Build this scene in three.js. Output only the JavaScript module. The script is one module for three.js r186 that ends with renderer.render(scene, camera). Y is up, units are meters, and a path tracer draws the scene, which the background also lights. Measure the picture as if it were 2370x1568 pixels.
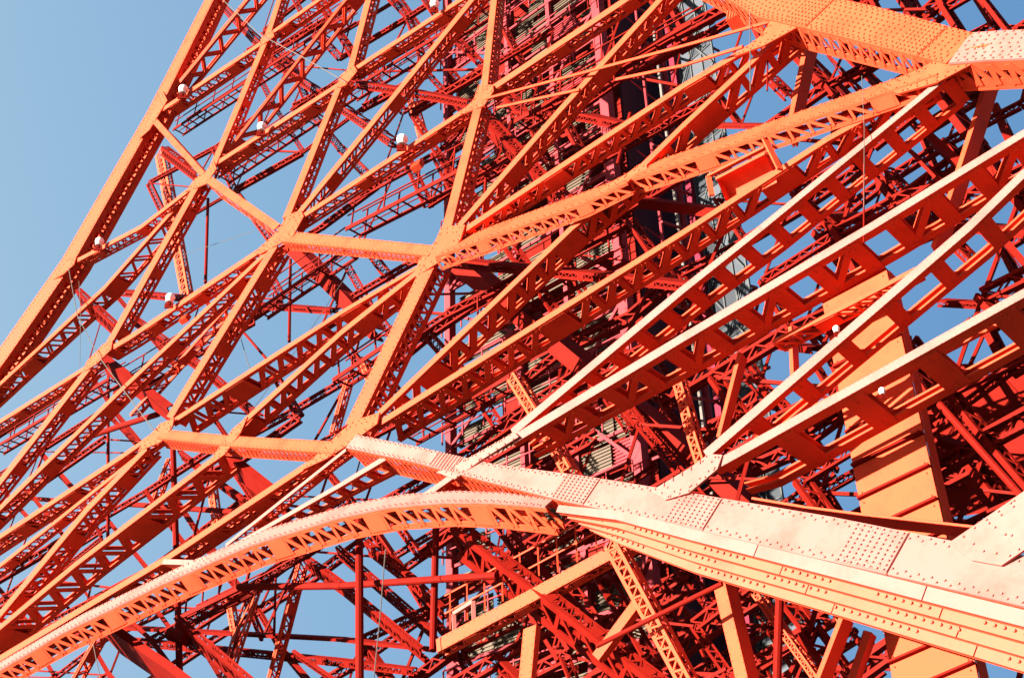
import * as THREE from 'three';
import { mergeGeometries } from 'three/addons/utils/BufferGeometryUtils.js';

// ------------------------------------------------------------------ camera, sky, sun, exposure
const scene = new THREE.Scene();
const R = THREE.MathUtils.degToRad;
const FPX = 3000, W2 = 2370, H2 = 1568;                        // focal length and frame in survey units
const camera = new THREE.PerspectiveCamera(2 * THREE.MathUtils.radToDeg(Math.atan(H2 / 2 / FPX)), W2 / H2, 0.1, 4000);
camera.rotation.order = 'YXZ';
camera.position.set(0, 1.6, 0);
camera.rotation.set(R(32), 0, R(-2.2));
camera.updateMatrixWorld(true);
scene.add(camera);

const SUN = new THREE.Vector3(-0.9, 0.19, 0.38).normalize();
const sun = new THREE.DirectionalLight(new THREE.Color(1.0, 0.9, 0.76), 5);
sun.position.copy(SUN).multiplyScalar(200); sun.target.position.set(0, 20, -40);
sun.position.add(sun.target.position);
sun.castShadow = true; sun.shadow.mapSize.set(4096, 4096);
Object.assign(sun.shadow.camera, { left: -80, right: 80, top: 80, bottom: -80, near: 1, far: 500 });
scene.add(sun, sun.target);
{
  const w = 256, h = 128, a = new Float32Array(w * h * 4);
  for (let j = 0; j < h; j++) for (let i = 0; i < w; i++) {
    const el = ((j + 0.5) / h - 0.5) * Math.PI, az = ((i + 0.5) / w - 0.5) * 2 * Math.PI;
    const d = new THREE.Vector3(Math.cos(el) * Math.cos(az), Math.sin(el), Math.cos(el) * Math.sin(az));
    const t = Math.min(1, Math.max(0, el / (Math.PI / 2)));
    const g = Math.min(0.7, Math.max(0.25, 0.5 + 0.5 * d.dot(SUN))) - 0.58;   // paler on the sun's side
    const hor = Math.exp(-(t - 0.42) * 1.1);                     // and towards the horizon
    const c = [0.34 * Math.exp(2.54 * g) * hor, 0.55 * Math.exp(1.5 * g) * Math.pow(hor, 0.6), 0.77 * Math.exp(0.6 * g) * Math.pow(hor, 0.3)];
    const k = (j * w + i) * 4;
    const m = el < 0 ? 0.04 : 0.136;
    a[k] = c[0] * m; a[k + 1] = c[1] * m; a[k + 2] = c[2] * m; a[k + 3] = 1;
  }
  const t = new THREE.DataTexture(a, w, h, THREE.RGBAFormat, THREE.FloatType);
  t.mapping = THREE.EquirectangularReflectionMapping; t.magFilter = t.minFilter = THREE.LinearFilter; t.needsUpdate = true;
  scene.background = t; scene.environment = t;
}
const renderer = new THREE.WebGLRenderer({ antialias: true });
renderer.toneMapping = THREE.LinearToneMapping;
renderer.toneMappingExposure = 7;
renderer.shadowMap.enabled = true;
renderer.setSize(1024, 677);

// ------------------------------------------------------------------ helpers
let seed = 7;
const rnd = () => { seed = (seed * 1664525 + 1013904223) >>> 0; return seed / 4294967296; };
const rr = (a, b) => a + (b - a) * rnd();
const V = (x, y, z) => new THREE.Vector3(x, y, z);
const CX = V(), CY = V(), CZ = V(); camera.matrixWorld.extractBasis(CX, CY, CZ);
// a surveyed sight line and a distance along it -> a point of the place
function at(x, y, D) {
  return V().copy(camera.position).addScaledVector(CX, D * (x - W2 / 2) / FPX).addScaledVector(CY, D * (H2 / 2 - y) / FPX).addScaledVector(CZ, -D);
}
function px(p) { const q = p.clone().sub(camera.position), d = -q.dot(CZ); return [W2 / 2 + FPX * q.dot(CX) / d, H2 / 2 - FPX * q.dot(CY) / d, d]; }
// the tower's near face is a plane that runs from the near leg away to the far leg
const face = (x, y) => 1 / (0.0079 + 1.303e-5 * x + 9.87e-6 * y);
const front = (x, y, k = 1) => at(x, y, face(x, y) * k);

const used = new Map();
function numbered(name) { const n = used.get(name) ?? 0; used.set(name, n + 1); return n ? `${name}_${String(n).padStart(3, '0')}` : name; }
function thing(name, label, category, group) {
  const o = new THREE.Group(); o.name = numbered(name); o.userData = { label, category };
  if (group) o.userData.group = group;
  scene.add(o); return o;
}
class MB {                                                       // collects prisms; uv in metres
  constructor() { this.p = []; this.n = []; this.u = []; }
  get empty() { return !this.p.length; }
  quad(a, b, c, d) {
    const e = V().subVectors(b, a), f = V().subVectors(d, a), n = V().crossVectors(e, f);
    if (n.lengthSq() < 1e-14) n.crossVectors(V().subVectors(c, b), f);
    n.normalize(); const L = Math.max(e.length(), 1e-6), ex = e.multiplyScalar(1 / L), ey = V().crossVectors(n, ex);
    for (const q of [a, b, c, a, c, d]) {
      this.p.push(q.x, q.y, q.z); this.n.push(n.x, n.y, n.z);
      const r = V().subVectors(q, a); this.u.push(r.dot(ex) + a.x * 0.37 + a.z * 0.21, r.dot(ey) + a.y * 0.31);
    }
  }
  hex(A, B) {                                                    // A, B: rings of four corners in the same turn
    for (let i = 0; i < 4; i++) { const j = (i + 1) % 4; this.quad(A[i], A[j], B[j], B[i]); }
    this.quad(A[3], A[2], A[1], A[0]); this.quad(B[0], B[1], B[2], B[3]); return this;
  }
  bar(p, q, w, dw, t, dt) {                                      // w along dw, t along dt
    const a = dw.clone().multiplyScalar(w / 2), b = dt.clone().multiplyScalar(t / 2);
    const ring = (o) => [o.clone().sub(a).sub(b), o.clone().add(a).sub(b), o.clone().add(a).add(b), o.clone().sub(a).add(b)];
    return this.hex(ring(p), ring(q));
  }
  box(p, q, w, t, hint = V(0, 1, 0)) {                           // a bar turned about its axis by a hint
    const d = V().subVectors(q, p).normalize(); let s = V().crossVectors(d, hint);
    if (s.lengthSq() < 1e-4) s = V().crossVectors(d, V(1, 0, 0)); s.normalize();
    return this.bar(p, q, w, s, t, V().crossVectors(s, d));
  }
  tube(p, q, r, n = 10) {
    const d = V().subVectors(q, p).normalize(); let s = V().crossVectors(d, V(0, 1, 0)); if (s.lengthSq() < 1e-4) s = V(1, 0, 0); s.normalize();
    const t = V().crossVectors(d, s), ring = (o) => Array.from({ length: n }, (_, i) => o.clone().addScaledVector(s, r * Math.cos(i / n * 6.28319)).addScaledVector(t, r * Math.sin(i / n * 6.28319)));
    const A = ring(p), B = ring(q);
    for (let i = 0; i < n; i++) { const j = (i + 1) % n; this.quad(A[j], A[i], B[i], B[j]); }
    for (let i = 1; i < n - 1; i++) { this.quad(A[0], A[i], A[i + 1], A[i + 1]); this.quad(B[0], B[i + 1], B[i], B[i]); }
    return this;
  }
  stud(c, nn, s, t, r, h) {                                      // a rivet head
    const ring = (k, z) => [[1, 0], [0.5, 0.87], [-0.5, 0.87], [-1, 0], [-0.5, -0.87], [0.5, -0.87]].map(([x, y]) => c.clone().addScaledVector(s, x * r * k).addScaledVector(t, y * r * k).addScaledVector(nn, z));
    const A = ring(1, 0), B = ring(0.62, h);
    for (let i = 0; i < 6; i++) { const j = (i + 1) % 6; this.quad(A[i], A[j], B[j], B[i]); }
    this.quad(B[0], B[1], B[2], B[3]); this.quad(B[0], B[3], B[4], B[5]);
  }
  geo() {
    const g = new THREE.BufferGeometry();
    g.setAttribute('position', new THREE.Float32BufferAttribute(this.p, 3));
    g.setAttribute('normal', new THREE.Float32BufferAttribute(this.n, 3));
    g.setAttribute('uv', new THREE.Float32BufferAttribute(this.u, 2));
    return g;
  }
  build(name, mat, parent, kind) {
    if (this.empty) return null;
    const m = new THREE.Mesh(this.geo(), mat); m.name = parent ? name : numbered(name);
    m.castShadow = m.receiveShadow = true; if (kind) m.userData.kind = kind;
    (parent ?? scene).add(m); return m;
  }
}

// ------------------------------------------------------------------ materials
function noiseTex(n, fn) {                                       // tiling value noise
  const rndg = (() => { let s = 91; return () => { s = (s * 1103515245 + 12345) >>> 0; return s / 4294967296; }; })();
  const oct = [[8, 0.5], [16, 0.3], [48, 0.2], [128, 0.16]].map(([m, k]) => [m, k, Float32Array.from({ length: m * m }, rndg)]);
  const d = new Uint8Array(n * n * 4);
  for (let y = 0; y < n; y++) for (let x = 0; x < n; x++) {
    let v = 0;
    for (const [m, k, g] of oct) {
      const fx = x / n * m, fy = y / n * m, x0 = fx | 0, y0 = fy | 0, tx = fx - x0, ty = fy - y0, X = (x0 + 1) % m, Y = (y0 + 1) % m;
      const sx = tx * tx * (3 - 2 * tx), sy = ty * ty * (3 - 2 * ty);
      v += k * ((g[y0 * m + x0] * (1 - sx) + g[y0 * m + X] * sx) * (1 - sy) + (g[Y * m + x0] * (1 - sx) + g[Y * m + X] * sx) * sy);
    }
    const c = fn(v / 1.16); const o = (y * n + x) * 4;
    d[o] = c[0] * 255; d[o + 1] = c[1] * 255; d[o + 2] = c[2] * 255; d[o + 3] = 255;
  }
  const t = new THREE.DataTexture(d, n, n); t.wrapS = t.wrapT = THREE.RepeatWrapping; t.magFilter = THREE.LinearFilter; t.minFilter = THREE.LinearMipmapLinearFilter; t.generateMipmaps = true; t.needsUpdate = true;
  t.repeat.set(0.25, 0.25);
  return t;
}
const worn = noiseTex(512, (v) => { const k = Math.min(1, 0.62 + 0.62 * v); return [Math.min(1, k * 1.05), k, k * (0.9 + 0.1 * v)]; });
const rough = noiseTex(256, (v) => { const k = 0.6 + 0.4 * v; return [k, k, k]; });
const lin = (r, g, b) => new THREE.Color().setRGB(r, g, b);
const mat = (r, g, b, o = {}) => new THREE.MeshPhysicalMaterial({ specularIntensity: 0.22, color: lin(r, g, b), map: worn, roughnessMap: rough, roughness: 0.85, metalness: 0, ...o });
const ORANGE = mat(0.50, 0.049, 0.018);                          // the tower's red-orange paint
const PALE = mat(0.27, 0.091, 0.080);                            // pale, nearly white band
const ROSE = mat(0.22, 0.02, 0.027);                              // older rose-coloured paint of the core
const PALE_ORANGE = mat(0.36, 0.072, 0.042);                           // the orange paint set paler for the cover plates
const WHITE = mat(0.8, 0.78, 0.74, { roughness: 0.4 });
const CRIMSON = mat(0.115, 0.0042, 0.002, { specularIntensity: 0.08 });                          // crimson of the inner members, darkened to stand in for shade
const GREY = mat(0.075, 0.054, 0.038, { roughness: 0.8 });
const DARK = mat(0.02, 0.018, 0.02);
const STEEL = mat(0.16, 0.14, 0.13, { metalness: 0.3, roughness: 0.5 });

// ------------------------------------------------------------------ girders
const NOUT = V(-0.55, 0.06, 0.83).normalize(), NMID = V(-0.62, 0.4, 0.7).normalize();                    // outward, along the batter of the faces
const lerp = (a, b, t) => a + (b - a) * t;
let singleBars = 0;
/* pts: surveyed [x, y] or [x, y, k] along the middle of the outer flange; fw / ww: seen width of flange and web;
   pat: warren | posts | ladder | plate | none */
function girder(parent, name, pts, fw, ww, o = {}) {
  if (!pts[0].isVector3) {                                       // members that leave the frame go on beyond it
    const out = ([x, y]) => x < 0 || x > W2 || y < 0 || y > H2, n = pts.length, same = (v) => Array.isArray(v) && v.length === n;
    const more = (p, q) => { const L = Math.hypot(p[0] - q[0], p[1] - q[1]), e = p[0] > W2 ? 560 : 260; return [p[0] + (p[0] - q[0]) / L * e, p[1] + (p[1] - q[1]) / L * e, ...(p.length > 2 ? [p[2]] : [])]; };
    const f = same(fw), g = same(ww), head = out(pts[0]), tail = out(pts[n - 1]);
    if (tail) { pts = [...pts, more(pts[n - 1], pts[n - 2])]; if (f) fw = [...fw, fw[n - 1]]; if (g) ww = [...ww, ww[n - 1]]; }
    if (head) { pts = [more(pts[0], pts[1]), ...pts]; if (f) fw = [fw[0], ...fw]; if (g) ww = [ww[0], ...ww]; }
  }
  const { k = 1, n = NOUT, pat = 'warren', pitch = 1.2, tie = 6, color = ORANGE, webColor = ORANGE, edge = 0.13, bar = 0.13, single = false, rivets = 0, seams = [], inner = 'open', label, sides = [-1, 1], deep, lattice = false } = o;
  const P = pts.map((q) => (q.isVector3 ? q : front(q[0], q[1], q[2] ?? k)));
  const N = P.length, st = [];
  let run = 0;
  const arr = (v, t, i) => Array.isArray(v) ? (v.length === N ? v[i] : v.length === 2 ? lerp(v[0], v[1], t) : v[Math.round(t * (v.length - 1))]) : v;
  const S = [0]; for (let i = 1; i < N; i++) { run += P[i].distanceTo(P[i - 1]); S.push(run); }
  for (let i = 0; i < N; i++) {
    const d = V().subVectors(P[Math.min(N - 1, i + 1)], P[Math.max(0, i - 1)]).normalize();
    const nn = n.clone().addScaledVector(d, -n.dot(d)).normalize(), s = V().crossVectors(d, nn).normalize();
    const a = px(P[i]), b = px(P[i].clone().addScaledVector(d, 0.1)), dx = b[0] - a[0], dy = b[1] - a[1], l = Math.hypot(dx, dy) || 1;
    const seen = (v) => { const c = px(P[i].clone().addScaledVector(v, 0.1)); return Math.max(Math.abs((c[0] - a[0]) * dy - (c[1] - a[1]) * dx) / l / 0.1, 0.14 * FPX / a[2]); };
    const t = S[i] / run;
    st.push({ c: P[i], d, nn, s, w: arr(fw, t, i) * (o.slim ?? 1) / seen(s), h: (deep ?? arr(ww, t, i) * (o.stout ?? 1) / seen(nn)), q: S[i] });
  }
  const section = (q) => {                                       // interpolated section at run q
    let i = 1; while (i < N - 1 && st[i].q < q) i++;
    const A = st[i - 1], B = st[i], t = (q - A.q) / (B.q - A.q || 1);
    return { c: A.c.clone().lerp(B.c, t), nn: A.nn.clone().lerp(B.nn, t).normalize(), s: A.s.clone().lerp(B.s, t).normalize(), d: A.d.clone().lerp(B.d, t).normalize(), w: lerp(A.w, B.w, t), h: lerp(A.h, B.h, t) };
  };
  const pt = (q, a, b) => q.c.clone().addScaledVector(q.s, a).addScaledVector(q.nn, -b);
  const ring = (q, a0, a1, b0, b1) => [pt(q, a0, b0), pt(q, a1, b0), pt(q, a1, b1), pt(q, a0, b1)];
  const wm = st.reduce((m, q) => m + q.w, 0) / N, hm = st.reduce((m, q) => m + q.h, 0) / N;
  const tf = Math.min(0.05, 0.08 * wm + 0.008), tw = Math.min(0.025, 0.05 * hm + 0.006);
  const flange = new MB(), web = new MB(), lac = new MB(), riv = new MB();
  const byX = (x) => { let a = 0, b = 1; const up = px(P[N - 1])[0] > px(P[0])[0]; for (let i = 0; i < 30; i++) { const m = (a + b) / 2; if ((px(section(m * run).c)[0] < x) === up) a = m; else b = m; } return a; };
  const seamF = seams.map((f) => (f > 1 ? byX(f) : f)), spliceF = (o.splices ?? []).map((f) => (f > 1 ? byX(f) : f));
  const cuts = [0, ...seamF.map((f) => f * run), run];
  for (let i = 0; i < cuts.length - 1; i++) {                    // outer flange, in lengths with open joints
    const q0 = cuts[i] + (i ? 0.012 : 0), q1 = cuts[i + 1] - (i < cuts.length - 2 ? 0.012 : 0);
    const qs = [q0, ...st.map((s) => s.q).filter((q) => q > q0 + 1e-3 && q < q1 - 1e-3), q1].map(section);
    for (let j = 0; j < qs.length - 1; j++) { const A = qs[j], B = qs[j + 1]; if (lattice) { for (const [u, v] of [[-0.5, -0.27], [0.27, 0.5]]) flange.hex(ring(A, u * A.w, v * A.w, 0, tf), ring(B, u * B.w, v * B.w, 0, tf)); } else flange.hex(ring(A, -A.w / 2, A.w / 2, 0, tf), ring(B, -B.w / 2, B.w / 2, 0, tf)); }
  }
  if (pat !== 'none') for (let j = 0; j < N - 1; j++) {
    const A = st[j], B = st[j + 1], put = (f) => web.hex(ring(A, ...f(A)), ring(B, ...f(B)));
    for (const e of sides) {
      const x = (q) => e * (q.w / 2 - 0.004), y = (q) => e * (q.w / 2 - 0.004 - tw * 1.6);
      const lo = (q) => [Math.min(x(q), y(q)), Math.max(x(q), y(q))];
      if (pat === 'plate') put((q) => [...lo(q), tf, q.h - tf]);
      else { put((q) => [...lo(q), tf, tf + edge * q.h]); put((q) => [...lo(q), q.h - tf - edge * q.h, q.h - tf]); }
      if (inner === 'open') put((q) => (e < 0 ? [-q.w / 2, -q.w / 2 + 0.18 * q.w] : [q.w / 2 - 0.18 * q.w, q.w / 2]).concat([q.h - tf + 0.001, q.h]));
    }
    if (inner === 'shut') put((q) => [-q.w / 2, q.w / 2, q.h - tf + 0.001, q.h]);
  }
  const singles = [];
  if (lattice) {                                                 // zigzag lacing across the seen face
    const panels = Math.max(2, Math.round(run / (wm * 0.95)));
    for (let j = 0; j < panels; j++) {
      const q0 = section(run * j / panels), q1 = section(run * (j + 0.5) / panels), q2 = section(run * (j + 1) / panels), r = 0.36;
      for (const [A, B, e] of [[q0, q1, -1], [q1, q2, 1]]) { const p = pt(A, e * r * A.w, tf * 0.5 - 0.004), q = pt(B, -e * r * B.w, tf * 0.5 - 0.004), d = V().subVectors(q, p).normalize(); lac.bar(p, q, 0.14 * wm, V().crossVectors(d, A.nn).normalize(), tf * 0.8, A.nn); }
    }
  }
  if (pat !== 'none' && pat !== 'plate') {
    const panels = Math.max(2, Math.round(run / (hm * pitch)));
    for (const e of sides) for (let j = 0; j < panels; j++) {
      const q0 = section(run * j / panels), q1 = section(run * (j + 1) / panels), qm = section(run * (j + 0.5) / panels);
      const X = (q) => e * (q.w / 2 - 0.004 - tw * 0.5) , b0 = (q) => tf + edge * q.h * 0.35, b1 = (q) => q.h - tf - edge * q.h * 0.35, wide = bar * hm;
      const rod = (A, ya, B, yb, w = wide) => {
        const p = pt(A, X(A) + e * tw * 0.62, ya), r = pt(B, X(B) + e * tw * 0.62, yb), d = V().subVectors(r, p).normalize(), side = qm.s.clone(), m = single && e === sides[0] && singleBars + singles.length < 296 ? new MB() : lac;
        m.bar(p, r, w, V().crossVectors(d, side).normalize(), tw * 0.9, side);
        if (m !== lac) { singles.push(m); for (const [z, y, f] of [[p, A, 1], [r, B, -1]]) for (const g of [0.07, 0.15]) web.stud(z.clone().addScaledVector(d, f * g * hm).addScaledVector(side, e * tw * 0.45), side.clone().multiplyScalar(e), d, V().crossVectors(d, side), 0.022, 0.02); }
      };
      if (tie && j % tie === (tie >> 1)) {                       // a solid tie plate
        web.hex(ring(q0, ...[X(q0) - tw / 2, X(q0) + tw / 2].map((v) => v + e * tw * 0.8), b0(q0), b1(q0)), ring(q1, ...[X(q1) - tw / 2, X(q1) + tw / 2].map((v) => v + e * tw * 0.8), b0(q1), b1(q1)));
        continue;
      }
      if (pat === 'warren') { rod(q0, b0(q0), qm, b1(qm)); rod(qm, b1(qm), q1, b0(q1)); }
      if (pat === 'posts') { rod(q0, b0(q0), section(run * (j + 0.08) / panels), b1(q0)); rod(section(run * (j + 0.08) / panels), b0(q0), section(run * (j + 0.92) / panels), b1(q1)); }
      if (pat === 'ladder') { rod(q0, b0(q0), q0, b1(q0), wide * 1.1); if (o.cross && j % 2) rod(q0, b0(q0), q1, b1(q1), wide * 0.5); }
    }
  }
  if (rivets) for (const [f, q] of Array.from({ length: Math.floor(run / rivets) }, (_, i) => [i, section((i + 0.5) * rivets)]))
    if (!(o.clusters && f % (o.clusters * 2) > o.clusters)) for (const x of o.rows ?? [-0.44, -0.36, 0.36, 0.44]) riv.stud(pt(q, x * q.w, 0).addScaledVector(q.d, Math.abs(x * 100) % 16 > 8 ? rivets * 0.5 : 0), q.nn, q.s, q.d, Math.min(o.big ?? 0.03, o.clusters ? 1 : 0.03 * wm + 0.006), Math.min(o.big ?? 0.026, o.clusters ? 1 : 0.036 * wm));
  for (const f of spliceF) {                             // a riveted cover plate over a joint
    const L = o.spliceLength ?? 0.9, A = section(f * run - L), B = section(f * run - 0.02);
    flange.hex(ring(A, -A.w * 0.47, A.w * 0.47, -0.014, 0.002), ring(B, -B.w * 0.47, B.w * 0.47, -0.014, 0.002));
    for (let a = 0.06; a < L; a += 0.13) for (let x = -0.43; x < 0.44; x += 0.108) { const q = section(f * run - L + a); riv.stud(pt(q, x * q.w, -0.014), q.nn, q.s, q.d, 0.026, 0.028); }
  }
  const g = flange.build(name, color, parent);
  if (label) g.userData.label = label;
  web.build('web_frame', webColor, g);
  for (const m of singles) { m.build('lacing_bar', webColor, g); singleBars++; }
  lac.build('lacing', webColor, g, 'stuff');
  riv.build('rivet', color, g, 'stuff');
  return Object.assign(g, { st, section, run, pt });
}
// a gusset plate lying on the face where members meet: surveyed outline, thickened along the outward normal
function gusset(parent, outline, o = {}) {
  const { k = 0.9985, color = ORANGE, n = NOUT, t = 0.05, rivets = 0.26, ref } = o;
  const cx = outline.reduce((a, q) => a + q[0], 0) / outline.length, cy = outline.reduce((a, q) => a + q[1], 0) / outline.length;
  const pl = outline.map(([x, y]) => front(x, y, k)), m = new MB(), c = front(cx, cy, k);
  const nn = V(); for (let i = 0; i < pl.length; i++) nn.add(V().crossVectors(V().subVectors(pl[i], c), V().subVectors(pl[(i + 1) % pl.length], c)));
  nn.normalize(); if (nn.dot(V().subVectors(camera.position, c)) < 0) nn.negate();
  const back = pl.map((p) => p.clone().addScaledVector(nn, -t));
  for (let i = 0; i < pl.length; i++) { const j = (i + 1) % pl.length; m.quad(c, pl[i], pl[j], pl[j]); m.quad(pl[i], back[i], back[j], pl[j]); m.quad(back[j], back[i], c.clone().addScaledVector(nn, -t), c.clone().addScaledVector(nn, -t)); }
  const g = m.build('gusset_plate', color, parent);
  if (rivets) {
    const r = new MB(), e = V().subVectors(pl[1], pl[0]).normalize(), f = V().crossVectors(nn, e);
    for (const z of [0.12, 0.34]) for (let i = 0; i < pl.length; i++) { const A = pl[i].clone().lerp(c, z), B = pl[(i + 1) % pl.length].clone().lerp(c, z), L = A.distanceTo(B); for (let q = 0; q < L; q += rivets) r.stud(A.clone().lerp(B, q / L), nn, e, f, 0.024, 0.024); }
    r.build('rivet', color, g, 'stuff');
  }
  return g;
}

// ------------------------------------------------------------------ ground (out of frame, bounces a little light)
{
  const g = new THREE.Mesh(new THREE.PlaneGeometry(3000, 3000, 1, 1), mat(0.09, 0.085, 0.07, { map: null }));
  g.rotation.x = -Math.PI / 2; g.name = 'ground'; g.userData.kind = 'structure'; g.receiveShadow = true; scene.add(g);
}

// ------------------------------------------------------------------ the lattice tower: its near face
const tower = thing('lattice_tower', 'huge red-orange riveted steel lattice tower seen steeply from below', 'tower');
const G = (name, pts, fw, ww, o) => girder(tower, name, pts, fw, ww, o);
const NTOP = V(-0.1, 0.75, 0.55).normalize();                    // members whose cover plate looks up and stays in the shade
const NLIT = V(-0.5, 0.72, 0.7).normalize(), NDIM = V(-0.55, 0.0, 0.83).normalize();
const NSHADE = V(0.45, 0.3, 0.84).normalize();                   // turned away from the sun

// leg chords of the far leg, outermost first
const LEG = 'leg_chord';
G(LEG, [[500, -30], [483, 0], [355, 254], [157, 601], [5, 819], [-40, 880]], [15, 18, 22, 26, 27, 27], [34, 35, 42, 45, 48, 48], { k: 1.0, pitch: 0.6, edge: 0.23, bar: 0.13, tie: 0, inner: 'shut', rivets: 0.35 });
G(LEG, [[655, -30], [616, 88], [487, 395]], [9, 11, 12], [20, 20, 24], { pitch: 0.9 });
G(LEG, [[462, 415], [248, 799]], 12, 28, { pitch: 0.9 });
G(LEG, [[205, 850], [50, 1049], [-40, 1163]], 11, 30, { pitch: 0.9 });
G(LEG, [[862, -40], [810, 160]], 12, 22, { pitch: 0.8 });
G(LEG, [[789, 187], [662, 502]], [12, 14], [22, 27], { pitch: 0.8 });
G(LEG, [[634, 569], [391, 966]], 14, 38, { pitch: 0.8, tie: 5, rivets: 0.3 });
G(LEG, [[338, 1036], [201, 1177], [117, 1278], [-30, 1455]], [10, 11, 11, 11], [36, 40, 42, 44], { pitch: 0.8, tie: 5, rivets: 0.3 });
G(LEG, [[1146, -30], [1120, 204]], [13, 15], [20, 24], { pitch: 0.55, tie: 0, edge: 0.12 });
G(LEG, [[1108, 238], [1034, 525]], [17, 20], [26, 36], { pitch: 0.5, tie: 0, edge: 0.12 });
G(LEG, [[996, 604], [813, 983]], 27, [42, 46], { pitch: 0.45, tie: 0, edge: 0.14, bar: 0.1, rivets: 0.3 });
G(LEG, [[770, 1043], [703, 1080], [385, 1291], [-30, 1540]], 12, [30, 34, 36, 36], { pitch: 1.1, tie: 3, edge: 0.2, rivets: 0.25 });

// ring of struts
G('ring_strut', [[358, 280], [468, 402]], 14, 9, { n: NMID, k: 0.999, tie: 0 });
G('ring_strut', [[480, 413], [640, 525]], 19, 10, { n: NMID, k: 0.999, tie: 0, seams: [0.5] });
G('ring_strut', [[664, 547], [1000, 580]], 25, 19, { n: NMID, k: 0.999, pitch: 0.7, tie: 0, edge: 0.16, rivets: 0.3 });
G('ring_strut', [[1040, 570], [1380, 446], [1482, 395]], [21, 22, 22], [35, 34, 32], { n: NLIT, k: 0.999, pat: 'posts', pitch: 1.1, tie: 9, edge: 0.08, bar: 0.16, single: true, rivets: 0.25 });
G('ring_strut', [[1482, 395], [1580, 363], [2082, 190], [2190, 150]], [21, 22, 23, 24], [39, 40, 44, 42], { n: NLIT, k: 0.998, pat: 'posts', pitch: 1.3, tie: 9, edge: 0.08, bar: 0.17, single: true, rivets: 0.25 });
G('ring_strut', [[368, 1003], [535, 1020], [780, 1035]], [22, 24, 28], [22, 24, 24], { n: NMID, k: 0.998, pitch: 0.5, tie: 0, edge: 0.2, bar: 0.12, rivets: 0.25, seams: [0.45] });
G('ring_strut', [[376, 1299], [470, 1302]], 12, 10, { k: 0.998, color: PALE, pat: 'plate' });

// diagonal braces
const BR = 'diagonal_brace'; let bi = 0;
const D = (pts, fw, ww, o = {}) => G(BR, pts, fw, ww, { k: 1.002 + 0.0005 * (bi++ % 8), ...o, slim: o.color === PALE ? 1 : 0.8, stout: o.color === PALE || o.stout ? 1 : 1.3 });
D([[1830, 58], [1580, 291], [1482, 388]], [14, 12, 14], [46, 40, 34], { pat: 'posts', bar: 0.24, pitch: 1.2 });
D([[1790, 76], [1580, 199], [1084, 525], [1050, 548]], 13, [34, 30, 28, 26], { pat: 'posts', bar: 0.2, tie: 7, rivets: 0.3 });
D([[1560, -35], [1526, 0], [1292, 258], [1062, 522]], 13, [26, 26, 27, 27], { pat: 'posts', bar: 0.2 });
D([[1500, -38], [1446, 0], [1128, 211]], 14, 22, { n: NDIM, tie: 5 });
D([[1130, -48], [1091, 0], [790, 371], [675, 512]], 12, 22, { pat: 'posts' });
D([[1130, -38], [1064, 0], [813, 164]], 10, 20, { n: NDIM, tie: 5 });
D([[796, 187], [485, 387]], 10, 22, { n: NDIM,});
D([[790, -35], [736, 0], [626, 77]], 8, 20, { n: NDIM,});
D([[612, 94], [372, 255]], 9, 22, { n: NDIM,});
D([[1098, 240], [790, 442], [674, 516]], 11, [22, 20, 20], { rivets: 0.3 });
D([[632, 558], [301, 779], [245, 812]], 12, 22, { rivets: 0.3, tie: 4 });
D([[620, 580], [278, 903], [3, 1171], [-30, 1203]], [9, 10, 11, 11], [20, 24, 26, 26], { tie: 5 });
D([[168, 607], [325, 525], [458, 422]], 9, 18, { n: NDIM,});
D([[225, 833], [5, 971], [-30, 993]], 9, 18, { n: NDIM,});
D([[985, 607], [790, 722], [398, 975]], [9, 10, 11], [38, 48, 52], { stout: 1, pat: 'posts', bar: 0.2, tie: 6, inner: 'shut', rivets: 0.3 });
D([[982, 616], [790, 768], [569, 970], [545, 1000]], 12, [30, 30, 30, 26], { pat: 'posts', bar: 0.22, tie: 7 });
D([[505, 1052], [174, 1305], [-30, 1475]], 12, [44, 46, 46], { tie: 6, bar: 0.2, rivets: 0.25 });
D([[361, 1000], [284, 1054], [-30, 1260]], [10, 11, 11], 26, { tie: 4, rivets: 0.3 });
D([[330, 1046], [3, 1305], [-30, 1330]], 8, 17, {});
D([[1480, 400], [1325, 525], [877, 955]], 13, [46, 48, 52], { stout: 1, pat: 'posts', bar: 0.24, pitch: 1.05, tie: 7, single: true });
D([[2150, 190], [1915, 321], [1580, 538], [867, 985]], [13, 14, 14, 15], [46, 50, 54, 60], { stout: 1, pat: 'posts', bar: 0.2, pitch: 1.1, tie: 8, single: true, inner: 'shut', rivets: 0.22 });
// braces whose plates stay dark red
D([[-20, 905], [241, 665], [440, 440]], 8, 30, { n: NSHADE, k: 1.02 });
D([[590, -25], [569, 0], [385, 225]], 8, 28, { n: NSHADE, k: 1.02 });
D([[840, -50], [790, 10], [502, 378]], 7, 28, { n: NSHADE, k: 1.02 });
D([[690, 520], [660, 560], [480, 760], [300, 960]], 6, 14, { n: NSHADE, k: 1.05 });

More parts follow.
